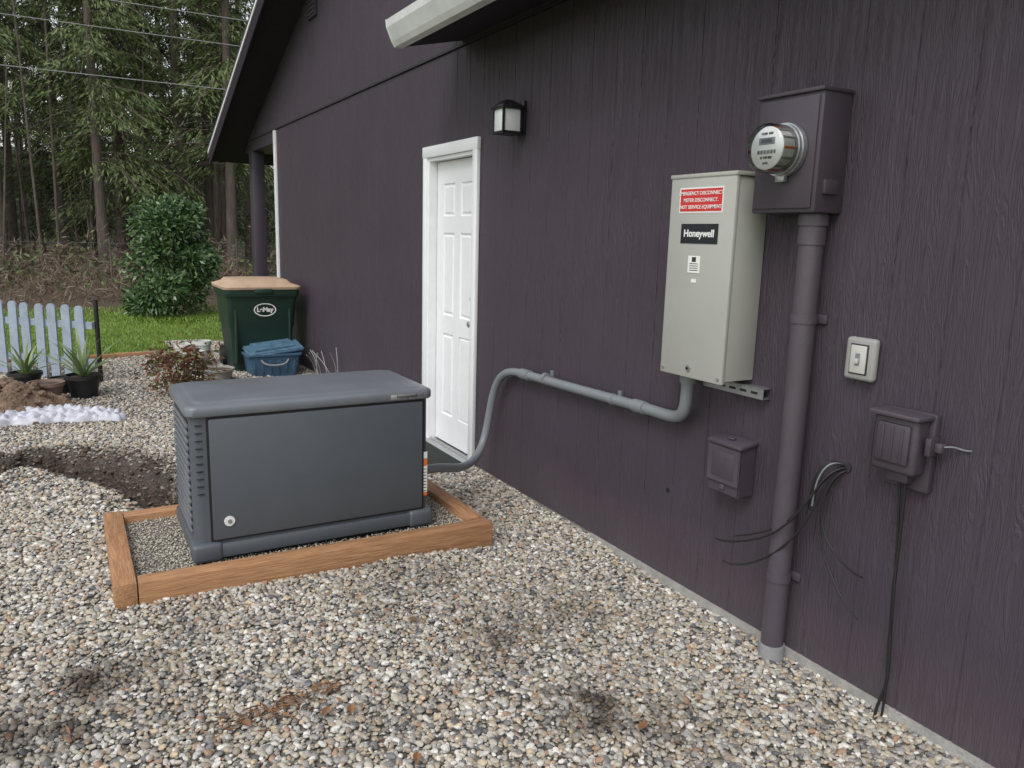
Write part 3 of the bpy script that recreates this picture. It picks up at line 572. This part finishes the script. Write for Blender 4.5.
def rrect(xa,xb,ya,yb,r,n=6):
    P=[]
    for cx,cy,a0 in((xb-r,yb-r,0),(xa+r,yb-r,90),(xa+r,ya+r,180),(xb-r,ya+r,270)):
        for k in range(n+1):
            a=math.radians(a0+90*k/n); P.append((cx+r*math.cos(a),cy+r*math.sin(a)))
    return P
lay=[(.006,.764,.05),(-.004,.766,.05),(-.008,.772,.05),(-.008,.800,.05),(-.004,.809,.05),(.004,.814,.05),(.022,.818,.05),(.034,.818,.05),(.040,.823,.05),(.055,.826,.05),(.22,.832,.04)]
bm=bmesh.new(); R_=[]
for ins,z,r in lay:
    R_.append([bm.verts.new((px,py,z)) for px,py in rrect(X0+ins,X1-ins,Y0+ins,Y1-ins,r)])
for a,b2 in zip(R_[:-1],R_[1:]):
    for k in range(len(a)): bm.faces.new((a[k],a[(k+1)%len(a)],b2[(k+1)%len(a)],b2[k]))
bm.faces.new(R_[-1]); bm.faces.new(R_[0][::-1]); bm2obj(bm,'lid',M_gen_lit,ge,True)
box('name_plate',(-1.07,Y0-.0115,.774),(-.895,Y0-.007,.799),M_steel,ge,bev=.002); text('name_plate_text','Honeywell',(-.982,Y0-.0122,.7865),.026,M_dark,ge,'front',bold=.0004)
cyl('panel_lock',(-1.868,Y0-.006,.262),(-1.868,Y0-.011,.262),.024,M_lbl,ge); cyl('panel_lock_core',(-1.868,Y0-.011,.262),(-1.868,Y0-.016,.262),.010,M_steel,ge)
for i in range(15):
    z=.20+i*.036
    box('side_louver',(X0+.001,Y0+.07,z),(X0+.015,Y1-.08,z+.020),M_gen_lit,ge,bev=.003); box('side_louver_gap',(X0+.008,Y0+.07,z+.021),(X0+.0125,Y1-.08,z+.034),M_black,ge)
    if i<10: box('corner_louver',(X0+.030,Y0+.008,z+.20),(X0+.060,Y0+.0125,z+.204),M_black,ge)
for i in range(9):
    z=.30+i*.045
    box('end_louver',(X1-.013,Y0+.25,z),(X1-.003,Y1-.08,z+.028),M_gen_lit,ge,bev=.003)
for za,zb,m in((.44,.475,M_lbl),(.40,.438,M_org),(.33,.398,M_lbl),(.255,.328,M_lbl),(.235,.254,M_org)):
    box('warning_sticker',(-.886,Y0+.0085,za),(-.860,Y0+.0115,zb),m,ge)
for i in range(8): box('sticker_line',(-.882,Y0+.0078,.26+i*.017),(-.864,Y0+.0084,.264+i*.017),M_dark,ge)

# ------------------------------------------------------------------ leaves builder
def cards(name,P,D,L,W,m):
    n=len(P); P=np.asarray(P);D=np.asarray(D); D/=np.linalg.norm(D,axis=1)[:,None]+1e-9
    r=rng.normal(size=(n,3)); S=np.cross(D,r); S/=np.linalg.norm(S,axis=1)[:,None]+1e-9
    L=np.broadcast_to(L,(n,))[:,None]; W=np.broadcast_to(W,(n,))[:,None]
    V=np.empty((n,4,3)); V[:,0]=P-D*L*.5; V[:,1]=P+S*W*.5-D*L*.05; V[:,2]=P+D*L*.5; V[:,3]=P-S*W*.5-D*L*.05
    me=bpy.data.meshes.new(name); me.vertices.add(n*4); me.vertices.foreach_set('co',V.reshape(-1)); me.loops.add(n*4); me.polygons.add(n)
    me.loops.foreach_set('vertex_index',np.arange(n*4,dtype=np.int32)); me.polygons.foreach_set('loop_start',np.arange(0,n*4,4,dtype=np.int32)); me.polygons.foreach_set('loop_total',np.full(n,4,dtype=np.int32))
    me.update(); me.validate(); me.materials.append(m); return me
def conifer(idx,h,lo,nb,spread,m,pr):
    P=[];D=[];Ls=[];Ws=[]; V=[];F=[]
    def limb(a,b2,ra,rb,n=5):
        s=len(V); d=(b2-a).normalized(); u=d.orthogonal().normalized(); w=d.cross(u)
        for c_,r_ in((a,ra),(b2,rb)):
            for k in range(n): V.append(tuple(c_+(u*math.cos(2*math.pi*k/n)+w*math.sin(2*math.pi*k/n))*r_))
        for k in range(n): F.append((s+k,s+(k+1)%n,s+n+(k+1)%n,s+n+k))
    lx=random.uniform(-.3,.3)
    for s_ in range(8):
        a=s_/8;b2=(s_+1)/8; limb(Vector((lx*a*a,0,h*a)),Vector((lx*b2*b2,0,h*b2)),pr*(1-a*.9),pr*(1-b2*.9),9)
    for k in range(nb):
        t=(k+random.random())/nb; z=lo+(h-lo)*t**1.2; ang=random.uniform(0,2*math.pi)
        ln=spread*(1-((z)/h))**.75*random.uniform(.5,1.2)+.25
        o=Vector((lx*(z/h)**2,0,z)); d=Vector((math.cos(ang),math.sin(ang),0)); side=Vector((-d.y,d.x,0)); pts=[]
        dr=random.uniform(.25,.6)
        for q in range(6):
            u=q/5; pts.append(o+d*ln*u+Vector((0,0,.12*ln*u-dr*ln*u*u)))
        for a,b2 in zip(pts[:-1],pts[1:]): limb(a,b2,.020,.010,3)
        if z<lo+1.5 and random.random()<.5: continue
        cnt=int(50+ln*60) if z<13 else int(25+ln*20)
        for _ in range(cnt):
            u=random.uniform(.15,1.0); i=min(4,int(u*5)); f=u*5-i; p=pts[i].lerp(pts[i+1],f)
            w=(1-abs(u-.5))*.34*ln*random.uniform(-1,1)
            p=p+side*w+Vector((random.uniform(-.05,.05),random.uniform(-.05,.05),-abs(w)*.35+random.uniform(-.22,.03)))
            P.append(p); D.append(d*.6+side*(1.2 if w>0 else -1.2)*random.random()+Vector((0,0,-random.uniform(.2,1.3)))); Ls.append(random.uniform(.10,.28)); Ws.append(random.uniform(.025,.06))
    me=cards('conifer_foliage_%d'%idx,P,D,np.array(Ls),np.array(Ws),m)
    me.materials.append(M_bark)
    bm=bmesh.new(); bm.from_mesh(me)
    vs=[bm.verts.new(v) for v in V]
    for f in F:
        ff=bm.faces.new([vs[i] for i in f]); ff.material_index=1; ff.smooth=True
    bm.to_mesh(me); bm.free(); return me
con=[conifer(0,18,3.4,100,2.7,M_needle,.16),conifer(1,21,5.0,92,2.5,M_needle,.20),conifer(2,15,1.6,120,2.5,M_needle,.12),conifer(3,22,6.5,80,2.2,M_needle2,.18),conifer(4,17,1.5,110,2.3,M_needle2,.12)]
fo=empty('conifer_forest')
def addtree(k,x,y,s=1):
    o=bpy.data.objects.new('conifer',con[k]); o.location=(x,y,-.1); o.rotation_euler=(random.uniform(-.02,.02),random.uniform(-.02,.02),random.uniform(0,6.28)); o.scale=(s,s,s*random.uniform(.9,1.15)); COL.objects.link(o); o.parent=fo
row=[(24,28,13,[0,3,1]),(28,34,22,[0,1,3,3,2]),(34,42,28,[1,3,3,0,4]),(42,54,38,[3,3,4]),(54,70,40,[4,4,3])]
for ya,yb,n,ks in row:
    for i in range(n):
        t=(i+random.uniform(.1,.9))/n; x=-2+(t-.5)*(yb*1.05); addtree(random.choice(ks),x,random.uniform(ya,yb),random.uniform(.85,1.15))
M_hill=mat('far_woods',(.012,.020,.010),.95,col2=(.05,.07,.03),scale=1.1,bump=1,bscale=2.5,bdist=.6)
V=[];F=[];nx=90
for j in range(8):
    for i in range(nx):
        x=-110+i*2.6; y=74+j*3.0+2*N(x*.1,j*.6); z=-.5+[0,2.2,4.2,6.0,7.4,8.4,9.0,9.3][j]+1.6*N(x*.25,j*.7,3)*(j>0)+.8*N(x*1.1,j*1.7,5)*(j>0); V.append((x,y,z))
for j in range(7):
    for i in range(nx-1): a=j*nx+i; F.append((a,a+1,a+nx+1,a+nx))
meshobj('background_hill',V,F,M_hill,None,True)
sap=empty('bare_saplings')
for i in range(56):
    x=random.uniform(-14,10); y=random.uniform(22.5,40); h=random.uniform(5,13); r=random.uniform(.02,.06)
    cyl('stem',(x,y,-.1),(x+random.uniform(-.6,.6),y,h),r,M_bark,sap,r2=r*.3,seg=6)
P=[];D=[];L_=[];W_=[]
for i in range(34000):
    x=random.uniform(-16,10); y=random.uniform(18.5,27); hh=(.3+1.7*max(0,.35+N(x*.7,y*.7,1)))*(.6 if y<20 else 1)
    z=random.random()**1.3*hh; P.append((x,y,z)); D.append((random.gauss(0,.7),random.gauss(0,.7),random.uniform(-.1,1.4))); L_.append(random.uniform(.10,.40)); W_.append(random.uniform(.008,.024))
o=bpy.data.objects.new('undergrowth',cards('undergrowth',P,D,np.array(L_),np.array(W_),M_brush)); COL.objects.link(o)
P=[];D=[];L_=[];W_=[]
for i in range(18000):
    x=random.uniform(-18,12); y=random.uniform(19.2,32); 
    if N(x*.7,y*.7,8)<-.02: continue
    P.append((x,y,random.uniform(0,.9+1.8*max(0,N(x*.6,y*.6,6))))); D.append((random.gauss(0,1),random.gauss(0,1),random.gauss(0,.5))); L_.append(random.uniform(.06,.2)); W_.append(random.uniform(.03,.07))
o=bpy.data.objects.new('forest_shrubs',cards('forest_shrubs',P,D,np.array(L_),np.array(W_),M_needle)); COL.objects.link(o)

def bush(name,cx,cy,w,h,n,m,ll,lw,seed):
    P=[];D=[];rs=random.Random(seed); lob=[]
    for k in range(30):
        a=rs.uniform(0,6.28); t=rs.random(); rr=w*.5*(1-.7*t**2)*rs.uniform(.35,.85); lob.append((cx+rr*math.cos(a),cy+rr*math.sin(a),.2+h*.8*t,rs.uniform(.12,.22)*w))
    for i in range(n):
        lx,ly,lz,lr=lob[rs.randrange(len(lob))]; v=Vector((rs.gauss(0,1),rs.gauss(0,1),rs.gauss(0,1))).normalized(); r=lr*rs.uniform(.55,1.18)
        p=Vector((lx,ly,lz))+v*r
        if p.z<.03: continue
        P.append(p); D.append(v+Vector((rs.gauss(0,.6),rs.gauss(0,.6),rs.gauss(-.1,.6))))
    e=empty(name); me=cards('leaves',P,D,ll*rng.uniform(.6,1.2,len(P)),lw*rng.uniform(.7,1.2,len(P)),m); o=bpy.data.objects.new('leaves',me); COL.objects.link(o); o.parent=e
    for k in range(9):
        q=lob[k]; tube('stem',[(cx,cy,-.05),((cx+q[0])/2,(cy+q[1])/2,q[2]*.5),(q[0],q[1],q[2])],.022,M_bark,e,res=4)
    return e
bush('laurel_bush',-.72,15.9,2.0,2.05,17000,M_leaf,.12,.045,3)

P=[];D=[];L_=[]
for i in range(42000):
    x=random.uniform(-8,3.5); y=10.9+random.random()**1.1*6.5
    if x>-.1 and y<12.6: continue
    if x>-1.3 and y<12.0: continue
    P.append((x,y,.01)); D.append((random.gauss(0,.35),random.gauss(0,.35),1)); L_.append(random.uniform(.03,.08))
o=bpy.data.objects.new('grass',cards('grass',P,D,np.array(L_),.014,M_grass)); COL.objects.link(o)
eg=empty('garden_edging'); box('board',(-6,10.55,-.03),(-2.0,10.63,.05),M_cedar,eg,bev=.004); box('board_b',(-2.0,10.62,-.03),(-1.55,10.70,.05),M_cedar,eg,bev=.004)

# ------------------------------------------------------------------ wheeled bin
wb=empty('wheeled_bin')
def loft(name,layers,m,parent,r=.06,cx=0,cy=0):
    bm=bmesh.new(); R_=[]
    for z,hw,hd,oy in layers: R_.append([bm.verts.new((cx+px,cy+oy+py,z)) for px,py in rrect(-hw,hw,-hd,hd,min(r,hw*.9,hd*.9))])
    for a,b2 in zip(R_[:-1],R_[1:]):
        for k in range(len(a)): bm.faces.new((a[k],a[(k+1)%len(a)],b2[(k+1)%len(a)],b2[k]))
    bm.faces.new(R_[-1]); bm.faces.new(R_[0][::-1]); return bm2obj(bm,name,m,parent,True)
bcx,bcy=-.53,9.42
loft('body',[(-.03,.30,.27,0),(.05,.32,.29,0),(.50,.355,.34,-.01),(.52,.365,.35,-.01),(.80,.385,.375,-.02),(.86,.395,.39,-.02),(.93,.40,.40,-.02)],M_bingreen,wb,.06,bcx,bcy)
loft('rim',[(.86,.405,.410,-.02),(.885,.415,.42,-.02),(.94,.415,.42,-.02)],M_bingreen,wb,.06,bcx,bcy)
loft('lid',[(.942,.43,.43,-.02),(.968,.435,.435,-.02),(.985,.42,.42,-.02),(1.01,.34,.36,-.01),(1.045,.31,.33,0),(1.055,.2,.2,0)],M_bintan,wb,.08,bcx,bcy)
box('lid_latch',(bcx-.10,bcy-.462,.90),(bcx+.10,bcy-.44,.950),M_bingreen,wb,bev=.008)
for s in(-1,1): cyl('wheel',(bcx+s*.30,bcy+.32,.10),(bcx+s*.36,bcy+.32,.10),.13,M_black,wb)
tube('handle',[(bcx-.33,bcy+.36,.90),(bcx-.33,bcy+.50,.97),(bcx,bcy+.52,.98),(bcx+.33,bcy+.50,.97),(bcx+.33,bcy+.36,.90)],.018,M_bingreen,wb)
for s in(-1,1): box('side_rib',(bcx+s*.30-.012,bcy-.385,.1),(bcx+s*.30+.012,bcy-.27,.80),M_bingreen,wb,bev=.005)
bm=bmesh.new()
ro=[];ri=[]
for k in range(40):
    a=2*math.pi*k/40; ro.append(bm.verts.new((bcx+.02+.125*math.cos(a),bcy-.400,.71+.075*math.sin(a)))); ri.append(bm.verts.new((bcx+.02+.112*math.cos(a),bcy-.400,.71+.064*math.sin(a))))
for k in range(40): bm.faces.new((ro[k],ro[(k+1)%40],ri[(k+1)%40],ri[k]))
lg=bm2obj(bm,'logo_ring',M_lbl,wb); text('logo_text','LeMay',(bcx+.02,bcy-.401,.71),.07,M_lbl,wb,'front',bold=.003)
bt=empty('storage_tote')
loft('tub',[(-.03,.25,.18,0),(.20,.29,.21,0),(.212,.31,.23,0),(.232,.31,.23,0)],M_blue,bt,.04,-.47,8.98)
bm=bmesh.new(); bmesh.ops.create_cube(bm,size=1)
bm.transform(Matrix.Translation((-.45,9.0,.285))@Matrix.Rotation(.20,4,'X')@Matrix.Rotation(-.10,4,'Y')@Matrix.Rotation(.06,4,'Z')@Matrix.Diagonal((.62,.46,.04,1))); bmesh.ops.bevel(bm,geom=bm.edges[:],offset=.014,segments=3,affect='EDGES'); bm2obj(bm,'lid',M_blue2,bt,True)
bm=bmesh.new(); bmesh.ops.create_cube(bm,size=1)
bm.transform(Matrix.Translation((-.45,9.0,.312))@Matrix.Rotation(.20,4,'X')@Matrix.Rotation(-.10,4,'Y')@Matrix.Rotation(.06,4,'Z')@Matrix.Diagonal((.46,.32,.022,1))); bmesh.ops.bevel(bm,geom=bm.edges[:],offset=.008,segments=2,affect='EDGES'); bm2obj(bm,'lid_panel',M_blue2,bt,True)
for i in range(6): box('rib',(-.70+i*.088,8.775,.02),(-.685+i*.088,8.80,.20),M_blue,bt,bev=.003)
tube('carry_handle',[(-.62,8.775,.17),(-.60,8.74,.12),(-.47,8.73,.10),(-.34,8.74,.12),(-.32,8.775,.17)],.010,M_pvc2,bt)
def pot(name,x,y,r,h,m,z=0,soil=True):
    e=empty(name); n=24; bm=bmesh.new(); prof=[(r*.72,0),(r*.95,h*.82),(r*1.06,h*.83),(r*1.06,h),(r*.95,h),(r*.9,h*.85),(0,h*.85)]; rows=[]
    for q,zz in prof: rows.append([bm.verts.new((x+q*math.cos(2*math.pi*k/n),y+q*math.sin(2*math.pi*k/n),z+zz)) for k in range(n)] if q>0 else [bm.verts.new((x,y,z+zz))])
    for a,b2 in zip(rows[:-1],rows[1:]):
        for k in range(n):
            if len(b2)==1: bm.faces.new((a[k],a[(k+1)%n],b2[0]))
            else: bm.faces.new((a[k],a[(k+1)%n],b2[(k+1)%n],b2[k]))
    bm2obj(bm,'pot',m,e,True)
    if soil: cyl('soil',(x,y,z+h*.8),(x,y,z+h*.88),r*.92,M_soil,e)
    return e
for x,y,r,h in((-1.30,9.75,.10,.26),(-1.09,9.80,.10,.28),(-1.19,9.60,.085,.19)): pot('white_bucket',x,y,r,h,M_wpot)
pot('stone_pot',-1.10,8.6,.15,.14,mat('stone_pot_mat',(.3,.29,.26),.9,var=.2))
def spiky(e,x,y,z,n,L,m):
    V=[];F=[]
    for i in range(n):
        a=random.uniform(0,6.28); el=random.uniform(.5,1.45); d=Vector((math.cos(a)*math.cos(el),math.sin(a)*math.cos(el),math.sin(el))); s=Vector((-math.sin(a),math.cos(a),0)); l=L*random.uniform(.6,1.1); w=.014
        b0=len(V)
        for q,ww in((0,1),(.35,1.1),(.7,.7),(1,.05)):
            p=Vector((x,y,z))+d*l*q+Vector((math.cos(a),math.sin(a),0))*l*.25*q*q-Vector((0,0,l*.22*q*q)); V+=[tuple(p-s*w*ww),tuple(p+s*w*ww)]
        for q in range(3): F.append((b0+2*q,b0+2*q+1,b0+2*q+3,b0+2*q+2))
    meshobj('leaves',V,F,m,e)
e=pot('potted_yucca',-2.86,8.65,.14,.20,M_black); spiky(e,-2.86,8.65,.17,26,.42,M_spiky)
e=pot('potted_yucca',-2.38,8.2,.15,.22,M_black); spiky(e,-2.38,8.2,.19,30,.58,M_spiky)
pot('clay_pot',-2.68,8.08,.145,.19,M_pot); pot('black_pot',-2.55,8.45,.12,.16,M_black)
na=empty('nandina_shrub')
P=[];D=[]
for k in range(38):
    a=random.uniform(0,6.28); rr=random.uniform(.03,.30); hx,hy=-1.56+rr*math.cos(a),7.85+rr*math.sin(a); hh=random.uniform(.14,.46)
    tube('stem',[(-1.56+rr*.2*math.cos(a),7.85+rr*.2*math.sin(a),-.02),(hx,hy,hh)],.004,M_bark,na,kind='POLY')
    for i in range(32): P.append((hx+random.gauss(0,.05),hy+random.gauss(0,.05),hh+random.gauss(-.04,.06))); D.append((random.gauss(0,1),random.gauss(0,1),random.gauss(.2,.6)))
o=bpy.data.objects.new('leaves',cards('leaves',P,D,.065,.024,M_nandina)); COL.objects.link(o); o.parent=na
ds=empty('dry_stalks')
for i in range(9):
    x=-.12+random.uniform(-.08,.06); y=7.9+random.uniform(-.3,.3); tube('stalk',[(x,y,-.04),(x+random.uniform(-.05,.05),y+random.uniform(-.05,.05),.2),(x+random.uniform(-.2,.05),y+random.uniform(-.2,.2),random.uniform(.25,.42))],.004,M_pvc2,ds,res=4)

pf=empty('picket_fence'); A=Vector((-4.35,10.95,0)); B=Vector((-2.27,8.86,0)); dv=(B-A).normalized(); Ln=(B-A).length; ang=math.atan2(dv.y,dv.x)
s=.06
while s<Ln:
    p=A+dv*s; bm=bmesh.new(); w=.053; h=.81+random.uniform(-.012,.012)
    pr=[(-w,.04),(w,.04),(w,h-.035),(w*.55,h-.006),(0,h),(-w*.55,h-.006),(-w,h-.035)]
    f=[bm.verts.new((a,-.009,z)) for a,z in pr]; f2=[bm.verts.new((a,.009,z)) for a,z in pr]; bm.faces.new(f); bm.faces.new(f2[::-1])
    for i in range(7): bm.faces.new((f[i],f[(i+1)%7],f2[(i+1)%7],f2[i]))
    bm.transform(Matrix.Translation(p)@Matrix.Rotation(ang,4,'Z')@Matrix.Rotation(random.uniform(-.02,.02),4,'Y')); bm2obj(bm,'picket',M_fence,pf); s+=.172
nrm=Vector((-dv.y,dv.x,0))
for z in(.22,.60):
    c_=(A+B)/2+nrm*.03+Vector((0,0,z)); box('rail',(c_.x-Ln/2,c_.y-.018,z-.035),(c_.x+Ln/2,c_.y+.018,z+.035),M_fence,pf,rot=Matrix.Rotation(ang,4,'Z'))
for q in(B+nrm*.08,A+nrm*.08): cyl('post',(q.x,q.y,-.05),(q.x,q.y,.86),.022,M_black,pf)

def blob(name,cx,cy,rx,ry,h,m,parent=None,n=70,ns=5,amp=.35,seed=0):
    V=[];F=[]
    for j in range(n):
        for i in range(n):
            u=-1+2*i/(n-1); v=-1+2*j/(n-1); x=cx+u*rx; y=cy+v*ry; r=math.hypot(u,v)*(1+.15*N(u*3,v*3,seed))
            z=h*max(0,1-r*r)*(1+amp*N(x*ns,y*ns,seed))+(.03*N(x*14,y*14,seed+2))+.018*N(x*35,y*35,2); V.append((x,y,H(x,y)+z-.02 if r<1.05 else H(x,y)-.06))
    for j in range(n-1):
        for i in range(n-1): a=j*n+i; F.append((a,a+1,a+n+1,a+n))
    return meshobj(name,V,F,m,parent,True)
M_dp=mat('dirt_pile_soil',(.11,.07,.045),.95,col2=(.26,.18,.125),scale=14,bump=.9,bscale=40,bdist=.03)
blob('dirt_pile',-3.05,7.78,.62,.42,.27,M_dp,seed=4)
rk=empty('dirt_lumps')
for i in range(90):
    x=random.gauss(-3.0,.28); y=random.gauss(7.68,.17); r=random.uniform(.010,.035) if i%9 else random.uniform(.035,.055); bm=bmesh.new(); bmesh.ops.create_icosphere(bm,subdivisions=2,radius=r)
    for v in bm.verts: v.co*=1+.5*N(v.co.x*35+i,v.co.y*35,v.co.z*35)
    z=.27*max(0,1-((x+3.05)/.62)**2-((y-7.78)/.42)**2); bm.transform(Matrix.Translation((x,y,H(x,y)+z+r*.2))@Matrix.Diagonal((1,1,.75,1))); bm2obj(bm,'lump',M_dp,rk,True)
V=[];F=[];nx,ny=110,44
for j in range(ny):
    for i in range(nx):
        u=i/(nx-1); v=j/(ny-1); x=-3.45+u*1.32+.05*N(v*5,u*3,3); wd=.46*(1-.55*u*u); y=7.06+v*wd+.13*math.sin(u*3.4)+.10*N(u*5,v*2,1)
        z=H(x,y)+.03+.05*abs(N(x*7,y*9,2))+.06*abs(N(x*15,y*19,5))+.07*v*(1-u)
        if i in(0,nx-1) or j in(0,ny-1): z=H(x,y)+.004
        V.append((x,y,z))
for j in range(ny-1):
    for i in range(nx-1): a=j*nx+i; F.append((a,a+1,a+nx+1,a+nx))
meshobj('plastic_sheet',V,F,mat('plastic_sheet_mat',(.50,.50,.56),.4,var=.18,scale=5),None,True)
# dry debris in the foreground
dl=empty('fallen_leaves'); P=[];D=[];
for cx,cy,sx_,sy_,n in((-1.99,2.40,.09,.022,90),(-1.82,2.44,.06,.02,50),(-1.90,2.36,.12,.05,30),(-2.2,2.6,.3,.2,16),(-1.2,2.3,.5,.3,26),(-1.5,3.0,.5,.2,14)):
    for i in range(n):
        x=cx+random.gauss(0,sx_); y=cy+random.gauss(0,sy_); P.append((x,y,H(x,y)+.022+random.random()*.014)); D.append((random.gauss(0,1)+.6,random.gauss(0,.7),random.gauss(0,.15)))
o=bpy.data.objects.new('twigs',cards('twigs',P,D,rng.uniform(.02,.06,len(P)),rng.uniform(.004,.011,len(P)),M_dead)); COL.objects.link(o); o.parent=dl
V=[];F=[]
for x,y in((-1.62,1.95),(-1.72,2.28),(-1.80,2.30),(-2.05,2.36),(-.9,1.75),(-1.3,2.75)):
    a=random.uniform(0,6.28); L0=.028; b0=len(V); zc=H(x,y)+.026
    outl=[(0,-1),(.35,-.55),(.5,0),(.38,.5),(0,1.1),(-.4,.5),(-.52,0),(-.33,-.55)]
    V.append((x,y,zc)); 
    for u,v in outl: V.append((x+(u*math.cos(a)-v*math.sin(a))*L0,y+(u*math.sin(a)+v*math.cos(a))*L0,zc+.007*abs(u)*2+random.uniform(0,.003)))
    for k in range(8): F.append((b0,b0+1+k,b0+1+(k+1)%8))
meshobj('broad_leaves',V,F,M_dead,dl)
pl=empty('power_line')
for z,y in((6.9,22),(6.3,22.2),(5.15,22)):
    tube('cable',[(-60,y,z+1.2),(-20,y,z-.05),(0,y,z-.02),(20,y,z+.1),(60,y,z+1.5)],.010,M_pvc2,pl,res=12)
wf=empty('wire_fence'); M_wire=mat('old_wire',(.12,.11,.10),.6)
for i in range(10): cyl('post',(-16+i*2.9,21,-.1),(-16+i*2.9,21,1.35),.025,M_bark,wf,seg=8)
for z in(.3,.6,.9,1.2): cyl('wire',(-16,21,z),(10.1,21,z),.004,M_wire,wf,seg=5)

# ------------------------------------------------------------------ light, sky, camera
w=bpy.data.worlds.new('World'); scene.world=w; w.use_nodes=True; nt=w.node_tree
bg=nt.nodes['Background']; sk=nt.nodes.new('ShaderNodeTexSky'); sk.sky_type='NISHITA'; sk.sun_disc=False
EL,AZ=math.radians(52),math.radians(-125)
sk.sun_elevation=EL; sk.sun_rotation=AZ; sk.air_density=1.5; sk.dust_density=1.5; sk.ozone_density=1.0
hs=nt.nodes.new('ShaderNodeHueSaturation'); hs.inputs['Saturation'].default_value=.28; hs.inputs['Value'].default_value=1.4
nt.links.new(sk.outputs[0],hs.inputs['Color']); nt.links.new(hs.outputs[0],bg.inputs[0]); bg.inputs[1].default_value=.15
sl=bpy.data.lights.new('sun','SUN'); sl.energy=1.5; sl.angle=math.radians(30); sl.color=(1,.97,.93)
so_=bpy.data.objects.new('sun',sl); COL.objects.link(so_)
dirv=Vector((math.sin(AZ)*math.cos(EL),math.cos(AZ)*math.cos(EL),math.sin(EL)))
so_.rotation_euler=dirv.to_track_quat('Z','Y').to_euler()
cam=bpy.data.cameras.new('Camera'); cam.sensor_width=36; cam.lens=770/1024*36; cam.clip_start=.05; cam.clip_end=1500
co=bpy.data.objects.new('Camera',cam); COL.objects.link(co)
Rm=Matrix(((.867648,.069768,-.492259),(-.496432,.175785,-.850091),(.027222,.981953,.187154)))
co.matrix_world=Matrix.Translation((-2.45,0,1.6))@Rm.to_4x4(); scene.camera=co
scene.view_settings.view_transform='Standard'; scene.view_settings.look='None'; scene.view_settings.exposure=0
